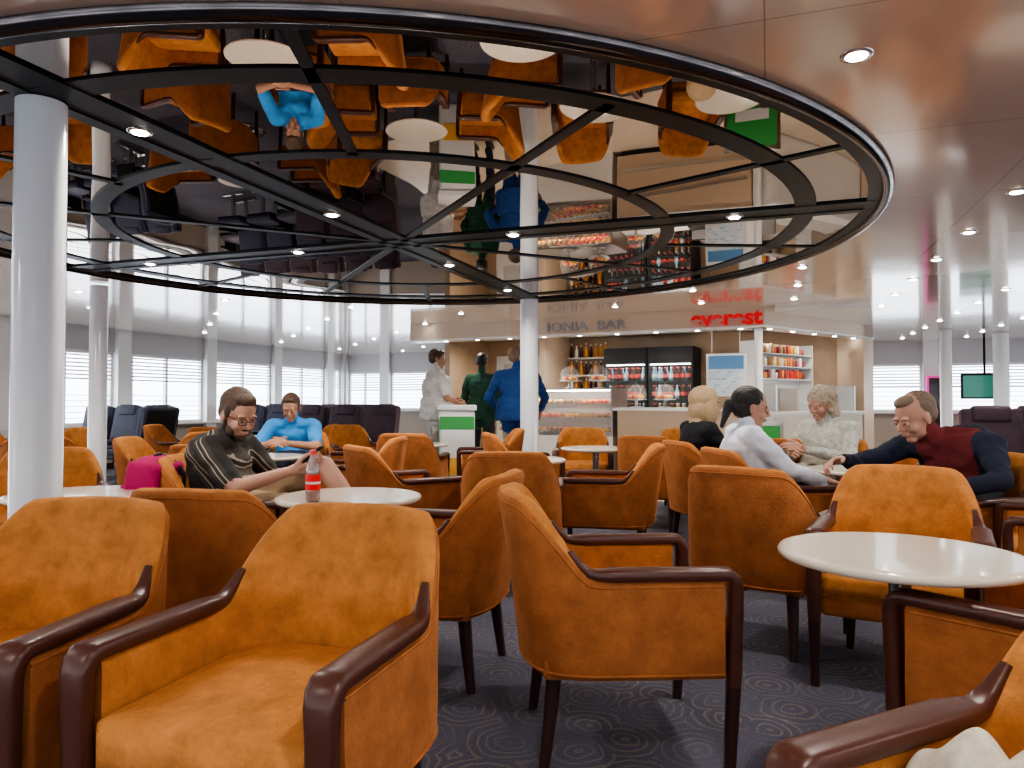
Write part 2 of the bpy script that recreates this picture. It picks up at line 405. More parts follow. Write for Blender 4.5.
for i in range(5):
    q=TR@Vector((.3+i*.55,.11,0)); b.lathe([(0,2.0335),(.03,2.0335)],c=(q.x,q.y,0),mi=2,seg=12)
for i in range(5):
    for j in range(2): b.lathe([(0,2.237),(.045,2.237)],c=(-.6-i*.9,.9+j*.9,0),mi=2,seg=12)
bobj(b,'bar_canopy',[M['cream'],M['white'],M['lamp']])
lb=bpy.data.lights.new('bar_spot','SPOT'); lb.energy=52; lb.color=(1,.94,.86); lb.spot_size=160*D2R; lb.spot_blend=.8; lb.shadow_soft_size=.06
BM=Matrix.Translation(BK)@Matrix.Rotation(BA,4,'Z')
for p in ((-.4,1.2,2.2),(-1.7,1.2,2.2),(-3.0,1.2,2.2),(-4.6,1.2,2.2),(.6,1.8,2.2),(-1.0,.0,2.0),(-3.2,-.05,2.0)):
    o=bpy.data.objects.new('bar_spot',lb); COL.objects.link(o); o.location=BM@Vector(p)
b=MB(); b.lathe([(.05,0),(.05,2.04)],c=(-.08,.1,0),seg=20); bobj(b,'bar_post',[M['white']])
b=MB(); b.box((-.30,0,0),(.0,.4,2.2995),0,Matrix.Translation(RV)@TR); bobj(b,'bar_pillar',[M['cream']])
b=MB(); b.box((-5.4,2.6,0),(1.1,2.7,2.2995),0); b.box((-5.4,1.2,0),(-5.3,2.6,2.2995),0); b.box((-3.75,1.5,0),(-3.65,2.6,2.2995),1)
bobj(b,'wall_bar',[M['wood'],M['cream']])
b=MB(); b.box((-5.1,2.56,0),(-4.2,2.6,1.95),0); b.box((-4.95,2.55,1.0),(-4.35,2.56,1.8),1); bobj(b,'door_1',[M['white'],M['glass']])
b=MB()
b.box((-1.95,.12,.1),(-.15,.7,.98),0); b.box((-2.0,.08,.98),(-.13,.75,1.02),1); b.box((-1.9,.16,0),(-.2,.66,.1),2)
b.box((-1.9,.105,.3),(-.2,.12,.34),3); b.box((-1.9,.105,.62),(-.2,.12,.66),3)
bobj(b,'bar_counter',[M['cream'],M['white'],M['rubber'],M['steel']])
b=MB(); rr=[]
for z,o in ((0,0.06),(.1,.0),(.9,-.0),(.93,-.04),(.97,-.04)):
    ring=[]
    for k in range(13):
        f=k/12; ring.append(TR@Vector((.12+f*(rl-.52),-.02+o-.16*math.sin(math.pi*f),z)))
    ring+= [TR@Vector((rl-.4,.5,z)),TR@Vector((.35,.5,z))]
    rr.append(ring)
b.loft(rr,0); bobj(b,'snack_counter',[M['white']])
b=MB(); b.box((.3,.04,.97),(rl-.5,.05,1.32),0,TR); b.box((.3,.04,1.32),(rl-.5,.3,1.33),0,TR); b.box((.3,.03,.97),(.33,.3,1.33),1,TR); b.box((rl-.53,.03,.97),(rl-.5,.3,1.33),1,TR)
bobj(b,'glass_sneeze_guard',[M['glass'],M['steel']])
pal=[mat('pack_%d'%i,c,.4) for i,c in enumerate([(.75,.05,.04),(.85,.45,.08),(.75,.15,.05),(.9,.85,.75),(.65,.4,.12),(.8,.25,.05),(.35,.05,.08),(.25,.12,.05)])]
b=MB()
b.box((-3.4,.12,0),(-2.02,.8,.62),0); b.box((-3.4,.12,.62),(-2.02,.8,.67),1)
b.box((-3.4,.12,.67),(-3.37,.8,1.28),1); b.box((-2.05,.12,.67),(-2.02,.8,1.28),1); b.box((-3.4,.12,1.27),(-2.02,.8,1.29),1); b.box((-3.37,.125,.67),(-2.05,.13,1.27),2)
for z in (.87,1.07): b.box((-3.37,.14,z),(-2.05,.75,z+.008),3)
b.box((-3.37,.76,.67),(-2.05,.78,1.27),0); b.box((-3.3,.2,1.255),(-2.1,.24,1.265),4)
for z in (.67,.878,1.078):
    for i in range(14):
        for j in range(3):
            c=(-3.28+i*.087,.25+j*.18,z+.03); b.ell(c,(.036,.06,.032),5+(i//3+j+int(z*10))%5,seg=10,rings=6)
bobj(b,'pastry_display_case',[M['white'],M['steel'],M['glass'],M['glass'],M['lamp'],pal[1],pal[4],pal[7],pal[5],pal[0]])
for i,x in enumerate((-1.75,-1.35,-2.3,-2.75)):
    zb=1.02 if i<2 else 1.29
    b=MB(); b.lathe([(0,0),(.09,0),(.09,.01),(.02,.02),(.02,.10),(.15,.11),(.15,.12),(0,.12)],c=(x,.35,zb),mi=0,seg=24)
    b.lathe([(.14,.121),(.14,.20),(.12,.27),(.07,.31),(.012,.32),(.012,.34),(0,.35)],c=(x,.35,zb),mi=1,seg=24)
    for k in range(7): a=k*.9; b.ell((x+.08*math.cos(a),.35+.08*math.sin(a),zb+.15),(.035,.035,.03),2+k%2,seg=10,rings=6)
    bobj(b,'cake_dome_stand',[M['steel'],M['glass'],pal[1],pal[0]])
b=MB(); b.rbox((-.85,.4,1.07),(.3,.34,.1),.02,0); b.rbox((-.85,.45,1.2),(.3,.04,.2),.01,0,T=None); b.box((-.98,.427,1.12),(-.72,.43,1.28),1); bobj(b,'cash_register',[M['rubber'],M['grey']])
def menu_mat():
    m=mat('menu_print',(.35,.55,.75),.4); nt=m.node_tree; tc=nt.nodes.new('ShaderNodeTexCoord'); br=nt.nodes.new('ShaderNodeTexBrick')
    br.inputs['Scale'].default_value=6; br.inputs['Color1'].default_value=(.8,.85,.88,1); br.inputs['Color2'].default_value=(.35,.58,.78,1); br.inputs['Mortar'].default_value=(.75,.82,.9,1); br.inputs['Mortar Size'].default_value=.04
    mp=nt.nodes.new('ShaderNodeMapping'); mp.inputs['Rotation'].default_value=(math.pi/2,0,0); nt.links.new(tc.outputs['Object'],mp.inputs['Vector']); nt.links.new(mp.outputs[0],br.inputs['Vector']); nt.links.new(br.outputs['Color'],nt.nodes['Principled BSDF'].inputs['Base Color']); return m
b=MB(); b.box((-.72,.02,1.17),(-.22,.05,1.72),0); b.box((-.69,.015,1.2),(-.25,.02,1.69),1); b.box((-.69,.012,1.52),(-.25,.016,1.69),2)
for x in (-.65,-.3): b.cone((x,.035,1.72),(x,.035,2.04),.004,.004,3,seg=6)
bobj(b,'hanging_menu_board',[M['white'],menu_mat(),mat('menu_blue',(.12,.3,.55),.4),M['steel']])
def bottle(b,x,y,z,h,mi,mc,r=.03,seg=8):
    b.lathe([(0,z),(r,z+.004),(r,z+h*.55),(r*.45,z+h*.78),(r*.4,z+h*.92)],c=(x,y,0),mi=mi,seg=seg); b.lathe([(r*.45,z+h*.9),(r*.45,z+h),(0,z+h)],c=(x,y,0),mi=mc,seg=seg)
cola=mat('cola_dark',(.06,.01,.005),.15); water=mat('water_blue',(.3,.5,.65),.15); orange=mat('orange_drink',(.8,.3,.03),.2); greenb=mat('green_bottle',(.05,.3,.08),.15)
for fi in range(2):
    x0=-2.78+fi*.74
    b=MB(); b.box((x0,1.95,0),(x0+.72,2.58,.25),0); b.box((x0,1.95,1.72),(x0+.72,2.58,1.98),0); b.box((x0,1.95,.25),(x0+.03,2.58,1.72),0); b.box((x0+.69,1.95,.25),(x0+.72,2.58,1.72),0); b.box((x0,2.55,.25),(x0+.72,2.58,1.72),0)
    b.box((x0+.03,2.0,1.695),(x0+.69,2.03,1.71),1); b.box((x0+.03,1.945,.25),(x0+.69,1.95,1.72),7); b.box((x0+.64,1.93,.8),(x0+.66,1.945,1.3),0)
    for s in range(5):
        z=.28+s*.29; b.box((x0+.03,1.98,z-.012),(x0+.69,2.55,z-.005),2)
        for i in range(7):
            for j in range(2):
                mi=random.choice([3,3,3,4]) if s>2 or fi==0 else random.choice([4,5,3,3])
                bottle(b,x0+.08+i*.094,2.03+j*.12,z,.22,mi,8 if mi==3 else 9,r=.034)
                b.lathe([(.0355,z+.05),(.0355,z+.11)],c=(x0+.08+i*.094,2.03+j*.12,0),mi=8 if mi!=4 else 9,seg=8)
    bobj(b,'drinks_fridge',[M['rubber'],mat('fridge_strip',(1,1,1),emit=(.95,.97,1),es=9),M['rubber'],cola,water,orange,greenb,M['fglass'],pal[0],M['white']])
b=MB(); b.box((-3.6,2.2,0),(-2.85,2.58,.9),0); b.box((-3.6,2.2,.9),(-2.85,2.58,.93),1)
for z in (1.25,1.55,1.85): b.box((-3.6,2.35,z),(-2.85,2.58,z+.02),1)
for z in (.93,1.27,1.57,1.87):
    for i in range(8): bottle(b,-3.55+i*.09,2.45,z,.2+random.random()*.06,random.choice([2,2,4,6]),6,seg=8)
b.box((-1.25,2.2,0),(.2,2.58,.9),0); b.box((-1.25,2.2,.9),(.2,2.58,.93),1)
for z in (1.5,): b.box((-1.2,2.35,z),(.1,2.58,z+.02),1)
for z in (1.52,):
    for i in range(13): bottle(b,-1.15+i*.098,2.45,z,.2+random.random()*.08,random.choice([2,3,4,6]),6,seg=8)
bobj(b,'back_bar_shelves',[M['wood'],M['white'],cola,water,orange,greenb,pal[3]])
b=MB(); b.rbox((-.4,2.38,1.132),(.6,.36,.4),.03,0); b.box((-.65,2.18,1.0),(-.15,2.2,1.2),1); b.lathe([(.02,1.0),(.02,1.05)],c=(-.5,2.17,0),mi=1); bobj(b,'coffee_machine',[M['steel'],M['rubber']])
b=MB()
for z in (1.42,1.6,1.78): b.box((.75,.62,z),(rl-.6,.85,z+.012),0,TR)
b.box((.75,.84,1.3),(rl-.6,.86,1.95),0,TR)
for x in (.75,rl-.62): b.box((x,.62,0),(x+.02,.86,1.95),0,TR)
for z in (1.435,1.615,1.795):
    for i in range(16):
        x=.8+i*.083; h=.09+random.random()*.05
        b.rbox((x+.035,.67+random.random()*.02,z+h/2),(.07,.05,h),.012,1+random.randrange(8),TR,seg=1)
bobj(b,'snack_shelf',[M['white']]+pal)
def text(name,s,x,y,z,size,m,ext=.015,off=0,base=BK,rz=BA,align='LEFT',sx=1):
    c=bpy.data.curves.new(name,'FONT'); c.body=s; c.size=size; c.extrude=ext; c.offset=off; c.align_x=align
    o=bpy.data.objects.new(name,c); COL.objects.link(o); c.materials.append(m)
    p=Matrix.Rotation(rz,4,'Z')@Vector((x,y,z))+Vector(base); o.location=p; o.rotation_euler=(math.pi/2,0,rz); o.scale=(sx,1,1); return o
text('bar_sign_red','everest',-.91,-.012,2.085,.275,M['red'],.010,.010,sx=1.08)
text('bar_sign_silver','IONIA  BAR',-2.96,-.010,2.10,.175,M['grey'],.010,.003,sx=1.3)
fg=mat('logo_green',(.06,.36,.09),.4)
b=MB(); b.rbox((0,0,.5),(.42,.42,1.0),.04,0); b.box((-.2,-.215,.78),(.2,-.21,.93),1); b.box((-.215,-.2,.1),(-.21,.2,.9),1); b.rbox((0,0,1.03),(.46,.46,.07),.02,0); b.box((-.15,-.216,.25),(.15,-.21,.45),2)
b.obj('promo_stand',[M['white'],fg,pal[1]],(-.66,8.7,0),.1)
b=MB(); b.box((-.24,-.015,.08),(.24,.015,.86),0); b.box((-.27,-.02,.05),(-.24,.02,.89),1); b.box((.24,-.02,.05),(.27,.02,.89),1); b.box((-.27,-.02,.86),(.27,.02,.89),1); b.box((-.27,-.16,0),(-.23,.16,.05),1); b.box((.23,-.16,0),(.27,.16,.05),1); b.box((-.16,-.018,.5),(.16,-.015,.6),2)
b.obj('green_promo_board',[fg,M['steel'],M['white']],(2.46,7.4,0),-.3)

# ---------------------------------------------------------------- reclining seats
def seat_mesh(m1,name):
    b=MB()
    T=Matrix.Translation((-.2,0,.42))@Matrix.Rotation(-12*D2R,4,'Y')
    b.rbox((0,0,.30),(.13,.5,.64),.045,0,T,bulge=.01); b.rbox((.03,0,.56),(.10,.34,.17),.04,0,T); b.rbox((-.07,0,.3),(.03,.48,.6),.012,1,T)
    b.rbox((.08,0,.40),(.52,.48,.13),.04,0,bulge=.01)
    for s in (-1,1):
        b.rbox((.05,s*.27,.58),(.42,.05,.05),.018,1); b.rbox((.0,s*.27,.44),(.30,.035,.28),.015,1)
    for x in (-.12,.2):
        b.box((x,-.2,0),(x+.04,.2,.03),2); b.box((x,-.03,.03),(x+.04,.03,.34),2)
    return b.mesh(name,[m1,M['rubber'],M['steel']])
SN=seat_mesh(M['navyseat'],'reclining_seat'); SM=seat_mesh(M['maroonseat'],'reclining_seat')
def row(me,x,y,ang,n,sp=.6):
    d=Vector((-math.sin(ang*D2R),math.cos(ang*D2R),0))
    for i in range(n):
        p=Vector((x,y,0))+d*sp*i; inst('reclining_seat',me,p,ang*D2R)
row(SM,-3.1,10.7,250,3); row(SN,-4.6,12.4,250,5); row(SM,-5.2,14,250,6)
row(SN,-5.0,9.8,160,1); row(SN,-6.3,10.7,250,3); row(SM,-7.0,9.0,160,2)
row(SM,4.9,7.9,180,6); row(SN,6.1,6.9,180,6); row(SM,7.4,10.6,160,6); row(SM,8.6,10.6,160,6); row(SM,4.5,6.75,250,1); row(SM,5.2,6.4,250,1)

b=MB(); b.box((0,-.05,1.15),(.75,0,1.60),0); b.box((.03,-.055,1.18),(.72,-.05,1.57),1); b.cone((.37,-.03,1.6),(.37,-.03,2.3),.02,.02,0)
b.obj('television',[M['black'],mat('tv_picture',(.02,.08,.07),.2,emit=(.05,.22,.16),es=.6)],(8.05,13.1,0),SA)
b=MB(); b.box((0,-.06,0),(.04,0,1.6),0); b.box((.36,-.06,0),(.4,0,1.6),0); b.box((0,-.06,1.56),(.4,0,1.6),0); b.box((.04,-.03,0),(.36,0,1.56),1)
b.obj('pink_neon_door',[mat('pink_neon',(.8,.05,.4),emit=(1,.05,.45),es=.35),M['darkwood']],(8.0,14.1,0),SA)  # narrow dark door in a pink neon frame

# ---------------------------------------------------------------- people
def fuse(mb,vox,it=6,fac=.5):
    me=bpy.data.meshes.new('tmp'); me.from_pydata([tuple(v) for v in mb.v],[],mb.f); me.update()
    bm=bmesh.new(); bm.from_mesh(me); bmesh.ops.remove_doubles(bm,verts=bm.verts[:],dist=1e-5); bmesh.ops.recalc_face_normals(bm,faces=bm.faces[:]); bm.to_mesh(me); bm.free()
    o=bpy.data.objects.new('tmp',me); COL.objects.link(o)
    r=o.modifiers.new('r','REMESH'); r.mode='VOXEL'; r.voxel_size=vox
    if it: s=o.modifiers.new('s','SMOOTH'); s.factor=fac; s.iterations=it
    dg=bpy.context.evaluated_depsgraph_get(); ev=o.evaluated_get(dg); m2=ev.to_mesh()
    vs=np.empty(len(m2.vertices)*3); m2.vertices.foreach_get('co',vs); vs=vs.reshape(-1,3)
    fs=[list(p.vertices) for p in m2.polygons]
    ev.to_mesh_clear(); bpy.data.objects.remove(o); bpy.data.meshes.remove(me)
    return vs,fs
def capsule(b,p0,p1,r0,r1,seg=14):
    b.cone(p0,p1,r0,r1,seg=seg); b.ell(p0,r0,seg=seg,rings=8); b.ell(p1,r1,seg=seg,rings=8)
HANDC={}
def hand_geo(curl,side):
    key=(curl,side)
    if key in HANDC: return HANDC[key]
    b=MB()
    for y in (-.027,-.009,.009,.027):
        capsule(b,(.0,y*.6,0),(.085,y,0),.015,.0125,10)
    capsule(b,(-.02,0,0),(.02,0,0),.024,.024,12)
    for y,L,x0 in ((-.030,.056,.083),(-.0105,.070,.089),(.0095,.076,.091),(.029,.068,.087)):
        p=Vector((x0,y,0)); a=0; sp=y*.9
        for k,(f,r0,r1) in enumerate(((.45,.0095,.0088),(.30,.0088,.0080),(.25,.0080,.0068))):
            a+=curl*(1.0 if k else .7); d=Vector((math.cos(a),sp*.8,-math.sin(a))).normalized(); q=p+d*L*f*1.25; capsule(b,p,q,r0,r1,8); p=q
    p=Vector((.018,.022,-.004))
    for d,L,r0,r1 in ((Vector((.62,.70,-.25)),.045,.015,.012),(Vector((.85,.38,-.35)),.034,.0115,.0098),(Vector((.95,.12,-.35)),.028,.0098,.0078)):
        q=p+d.normalized()*L; capsule(b,p,q,r0,r1,8); p=q
    vs,fs=fuse(b,.0038,3); 
    if side<0: vs=vs*np.array([1,-1,1]); fs=[f[::-1] for f in fs]
    HANDC[key]=(vs,fs); return HANDC[key]
HEADC={}
def head_geo(kind):
    if kind in HEADC: return HEADC[kind]
    b=MB(); fat=1.0+(.10 if kind=='heavy' else 0); fem=.94 if kind=='female' else 1
    b.ell((-.012,0,.028),(.098,.077,.092),seg=24,rings=16)
    b.ell((.022,0,-.03),(.066,.058*fat*fem,.086),seg=24,rings=16)
    b.ell((.062,0,-.098),(.024,.028*fat,.02)); b.ell((.02,0,-.075),(.055,.052*fat*fem,.035))
    for s in (-1,1):
        b.ell((.058,s*.034*fat,-.034),(.03,.024,.028)); b.ell((-.004,s*.077,-.012),(.019,.009,.032)); b.ell((.083,s*.03,.020),(.012,.022,.009))
        b.ell((.096,s*.011,-.034),(.010,.008,.008),seg=8,rings=6)
    capsule(b,(.088,0,.006),(.110,0,-.028),.007,.0115,10)
    b.ell((.088,0,-.058),(.012,.022,.006)); b.ell((.085,0,-.070),(.012,.019,.007))
    vs,fs=fuse(b,.0045,3,.45); HEADC[kind]=(vs,fs); return HEADC[kind]
def hair_geo(style):
    b=MB(); rnd=random.Random(len(style))
    if style=='short':
        b.ell((-.022,0,.041),(.100,.0815,.090),seg=24,rings=16); b.ell((-.045,0,.0),(.071,.0775,.07),seg=20,rings=12)
        b.ell((.030,0,.088),(.050,.058,.032)); 
        for s in(-1,1): b.ell((.012,s*.070,.030),(.022,.012,.045))
    elif style=='receding':
        b.ell((-.032,0,.036),(.094,.0815,.084),seg=24,rings=16); b.ell((-.045,0,-.0),(.071,.0775,.07)); b.ell((.022,0,.090),(.055,.054,.029))
    elif style=='ponytail':
        b.ell((-.026,0,.040),(.102,.083,.087),seg=24,rings=16); b.ell((-.04,0,.0),(.078,.080,.08)); b.ell((-.12,0,.0),(.04,.035,.04)); capsule(b,(-.13,0,0),(-.15,0,-.14),.032,.014)
    elif style=='bob':
        b.ell((-.022,0,.042),(.108,.092,.092),seg=24,rings=16); b.ell((-.055,0,-.04),(.07,.092,.11)); 
        for s in(-1,1): b.ell((.0,s*.075,-.05),(.055,.028,.10))
        b.ell((-.07,0,-.13),(.05,.08,.06))
    elif style=='curly':
        b.ell((-.022,0,.042),(.104,.088,.090),seg=24,rings=16); b.ell((-.05,0,-.03),(.075,.09,.09))
        for i in range(150):
            a=rnd.uniform(0,2*math.pi); z=rnd.uniform(-.1,1); r=math.sqrt(max(0,1-z*z)); p=Vector((-.025+.104*r*math.cos(a),.088*r*math.sin(a),.03+.095*z))
            if p.x>.04 and p.z<.07: continue
            b.ell(p,rnd.uniform(.014,.022),seg=8,rings=6)
        for i in range(60):
            a=rnd.uniform(.35*math.pi,1.65*math.pi); p=Vector((-.03+.085*math.cos(a),.09*math.sin(a),rnd.uniform(-.11,.02))); b.ell(p,rnd.uniform(.014,.022),seg=8,rings=6)
    vs,fs=fuse(b,.005,2)
    out=[]
    for v in vs:
        v=Vector(v); k=noise.noise(Vector((v.x*30,v.y*120,v.z*18)))*.0035; out.append(v+ (v-Vector((-.02,0,.02))).normalized()*k)
    return out,fs
def person(name,loc,yaw,J,mats,head=(0,0,0),kind='male',hair='short',bulk=1.0,sleeve='long',legs='long',curl=.45,front=None,hdir={},feet={},beard=False,glasses=False,hs=1.0,jacket_flare=0):
    skin,top,pants,shoe,hairm=mats
    V=Vector; J={k:V(v) for k,v in J.items()}
    b=MB(); bones=[]
    def seg(p0,p1,r0,r1,lab): 
        capsule(b,p0,p1,r0,r1); bones.append((p0,p1,(r0+r1)/2,lab))
    B=bulk
    lat_s=(J['shL']-J['shR']).normalized(); lat_h=(J['hipL']-J['hipR']).normalized()
    pel,ch,nb=J['pelvis'],J['chest'],J['neck']; hd=J['head']
    def spine(t): 
        c=ch*2-(pel+nb)*.5; return pel*(1-t)**2+c*2*t*(1-t)+nb*t*t
    secs=[(-.16,.115,.10),(-.04,.165,.125),(.12,.168,.13),(.3,.155,.122),(.5,.165,.128),(.7,.180,.128),(.85,.180,.108),(.95,.13,.085),(1.03,.072,.066)]
    rings=[]
    for t,w,d in secs:
        c=spine(max(0,min(1,t))); tn=(spine(min(1,t+.05 if t<.9 else 1))-spine(max(0,min(.95,t-.05)))).normalized()
        c=c+tn*(.45*(t-max(0,min(1,t))))
        lt=lat_h.lerp(lat_s,max(0,min(1,t))).normalized(); lt=(lt-tn*lt.dot(tn)).normalized(); fw=lt.cross(tn)
        dd=d*(B if t<.9 else 1); ww=w*(B**.7 if t<.9 else 1)
        rings.append([c+lt*ww*math.cos(a)+fw*dd*math.sin(a)*(1.0) for a in [2*math.pi*i/24 for i in range(24)]])
    b.loft(rings)
    for k in range(6):
        bones.append((spine(k/6),spine((k+1)/6),.15*B,'pants' if k<1 else 'top'))
    sd=hd-nb
    capsule(b,nb-V((0,0,.02)),hd-sd.normalized()*.02+V((0,0,-.02)),.058*(B**.5),.052); bones.append((nb+sd*.12,hd,.05,'skin')); bones.append((nb-V((0,0,.03)),nb+sd*.05,.09,'top'))
    for s in 'LR':
        sh,el,wr=J['sh'+s],J['el'+s],J['wr'+s]; hp,kn,an=J['hip'+s],J['kn'+s],J['an'+s]
        seg(nb.lerp(sh,.35)-V((0,0,.03)),sh,.062*B,.062*B**.6,'top')
        if sleeve=='long':
            seg(sh,el,.060*B**.6,.049*B**.4,'top'); seg(el,wr,.049*B**.4,.034,'top'); seg(wr,wr+(wr-el).normalized()*.02,.026,.025,'skin')
        else:
            m=sh.lerp(el,.72); seg(sh,m,.062*B**.6,.062,'top'); seg(m,el,.047,.044,'skin'); seg(el,wr,.044,.029,'skin')
        seg(hp,hp.lerp(kn,.5),.092*B**.6,.08*B**.4,'pants')
        if legs=='long':
            seg(hp.lerp(kn,.5),kn,.08*B**.4,.062,'pants'); seg(kn,an.lerp(kn,.12),.060,.050,'pants'); seg(an.lerp(kn,.06),an,.036,.036,'shoe')
        else:
            seg(hp.lerp(kn,.5),hp.lerp(kn,.8),.082,.078,'pants'); seg(hp.lerp(kn,.8),kn,.062,.056,'skin'); seg(kn,kn.lerp(an,.35),.054,.056,'skin'); seg(kn.lerp(an,.35),an,.056,.036,'skin')
        fd=V(feet.get(s,(1,0,0))).normalized(); 
        h=an+V((0,0,-.035)); 
        capsule(b,h-fd*.035,h+fd*.06,.038,.042); capsule(b,h+fd*.06,h+fd*.145+V((0,0,-.008)),.042,.030)
        bones.append((h-fd*.035,h+fd*.15,.038,'shoe'))
    if jacket_flare:
        tn=V((0,0,1)); c0=spine(.02); c1=spine(.35); rr=[]
        for c,f in ((c0-V((0,0,.10)),1+jacket_flare),(c0,1+jacket_flare*.9),(c1,1.0)):
            rr.append([c+lat_h*.175*B*f*math.cos(a)+lat_h.cross(tn)*.135*B*f*math.sin(a) for a in [2*math.pi*i/24 for i in range(24)]])
        b.loft(rr); bones.append((c0-V((0,0,.09)),c1,.17*B,'top'))
    vs,fs=fuse(b,.0115,5)
    va=[]
    for v in vs:
        v=V(v); n1=noise.noise(V((v.x*9,v.y*9,v.z*16)))+.5*noise.noise(v*24); va.append(n1)
    fc=np.array([vs[f].mean(axis=0) for f in fs])
    best=np.full(len(fs),1e9); lab=np.zeros(len(fs),int); LI={'skin':0,'top':1,'pants':2,'shoe':3}
    for p0,p1,r,l in bones:
        p0=np.array(p0);p1=np.array(p1);d=p1-p0; L=max(1e-8,d@d); t=np.clip(((fc-p0)@d)/L,0,1); q=p0+t[:,None]*d
        ds=np.linalg.norm(fc-q,axis=1)/r; m_=ds<best; best[m_]=ds[m_]; lab[m_]=LI[l]
    cl_v=np.zeros(len(vs))
    for i,f in enumerate(fs):
        if lab[i] in(1,2):
            for k in f: cl_v[k]+=.25
    tmp=bpy.data.meshes.new('t'); tmp.from_pydata(vs.tolist(),[],fs); tmp.update(); nr=np.empty(len(vs)*3); tmp.vertices.foreach_get('normal',nr); nr=nr.reshape(-1,3); bpy.data.meshes.remove(tmp)
    vs=vs+nr*(np.array(va)*.011*np.clip(cl_v,0,1))[:,None]
    matlist=[skin,top,pants,shoe,hairm,EYEW,EYED,LIP,M['rubber']]
    if front:
        matlist.append(front[0]); c=np.array(spine(.6)); fwd=np.array(lat_s.cross(V(nb-pel).normalized())); la=np.array(lat_s)
        for i in range(len(fs)):
            if lab[i]==1:
                dv=fc[i]-c
                if abs(dv@la)<front[1] and dv@fwd>.03: lab[i]=9
    out=MB(); out.v=[V(v) for v in vs]; out.f=fs; out.m=[int(x) for x in lab]; out.s=[True]*len(fs)
    HT=Matrix.Translation(hd)@Euler((head[2]*D2R,head[1]*D2R,head[0]*D2R),'XYZ').to_matrix().to_4x4()@Matrix.Scale(hs,4)
    hv,hf=head_geo(kind); out.add(hv.tolist(),hf,0,True,HT)
    gv,gf=hair_geo(hair); out.add(gv,gf,4,True,HT)
    for s in (-1,1):
        out.ell((.0835,s*.030,-.001),(.0100,.0125,.0075),5,seg=12,rings=8,T=HT); out.ell((.0915,s*.030,-.003),(.0040,.0058,.0052),6,seg=10,rings=6,T=HT)
        out.ell((.0925,s*.031,.020),(.004,.016,.0028),4,seg=10,rings=6,T=HT)
        out.ell((.0850,s*.030,.0050),(.0120,.0155,.0065),0,seg=12,rings=6,T=HT)
        out.ell((.0840,s*.030,-.0085),(.0105,.0145,.004),0,seg=12,rings=6,T=HT)
    out.ell((.0955,0,-.064),(.007,.021,.0045),7,seg=12,rings=6,T=HT)
    if beard:
        bb=MB(); bb.ell((.058,0,-.098),(.030,.032,.024)); 
        for s in(-1,1): bb.ell((.03,s*.042,-.07),(.034,.02,.034)); bb.ell((.0,s*.060,-.035),(.012,.009,.04))
        bb.ell((.088,0,-.050),(.011,.022,.004)); v2,f2=fuse(bb,.005,2); out.add(v2.tolist(),f2,4,True,HT)
    if glasses:
        for s in(-1,1):
            ring=[]
            for i in range(20):
                a=2*math.pi*i/20; ring.append(V((.106,s*.032+.023*math.copysign(abs(math.cos(a))**.7,math.cos(a)),.000+.015*math.copysign(abs(math.sin(a))**.7,math.sin(a)))))
            for i in range(20): out.cone(ring[i],ring[(i+1)%20],.0016,.0016,8,seg=5,T=HT,caps=False)
            out.cone((.104,s*.054,.004),(.0,s*.080,.006),.0018,.0018,8,seg=5,T=HT)
        out.cone((.106,-.009,.003),(.106,.009,.003),.0018,.0018,8,seg=5,T=HT)
    for s,sg in (('L',-1),('R',1)):
        wr,el=J['wr'+s],J['el'+s]; d=V(hdir[s][0]).normalized() if s in hdir else (wr-el).normalized()
        up=V(hdir[s][1]) if s in hdir else V((0.2,(.9 if s=='L' else -.9),.5))
        z=(up-d*up.dot(d)).normalized(); y=z.cross(d)
        T=Matrix.Translation(wr+d*.03)@Matrix((( d.x,y.x,z.x,0),(d.y,y.y,z.y,0),(d.z,y.z,z.z,0),(0,0,0,1)))
        v2,f2=hand_geo(curl,1 if s=='R' else -1); out.add(v2.tolist(),f2,0,True,T)
    me=bpy.data.meshes.new(name); me.from_pydata([tuple(v) for v in out.v],[],out.f)
    for m in matlist: me.materials.append(m)
    me.polygons.foreach_set('material_index',out.m); me.polygons.foreach_set('use_smooth',[True]*len(out.f)); me.update()
    return inst(name,me,loc,yaw*D2R)
EYEW=mat('eye_white',(.62,.60,.57),.3); EYED=mat('eye_iris',(.03,.02,.015),.1); LIP=mat('lips',(.42,.16,.13),.4)
sk1=mat('skin_fair',(.52,.285,.20),.5,spec=.35,bump=.05,bscale=60); sk2=mat('skin_tan',(.42,.225,.145),.5,spec=.35)
def cloth(n,c,v=.12,vs=6): return mat(n,c,.85,spec=.2,sheen=.1,bump=.5,bscale=14,var=v,vscale=vs)
hb=mat('hair_brown',(.075,.042,.025),.55,bump=.5,bscale=150); hd_=mat('hair_dark',(.015,.011,.011),.4,bump=.5,bscale=150); hbl=mat('hair_blonde',(.42,.29,.16),.5,bump=.6,bscale=150); hgr=mat('hair_pale',(.44,.35,.26),.6,bump=.6,bscale=150); hgy=mat('hair_greybrown',(.20,.14,.10),.6,bump=.5,bscale=150)
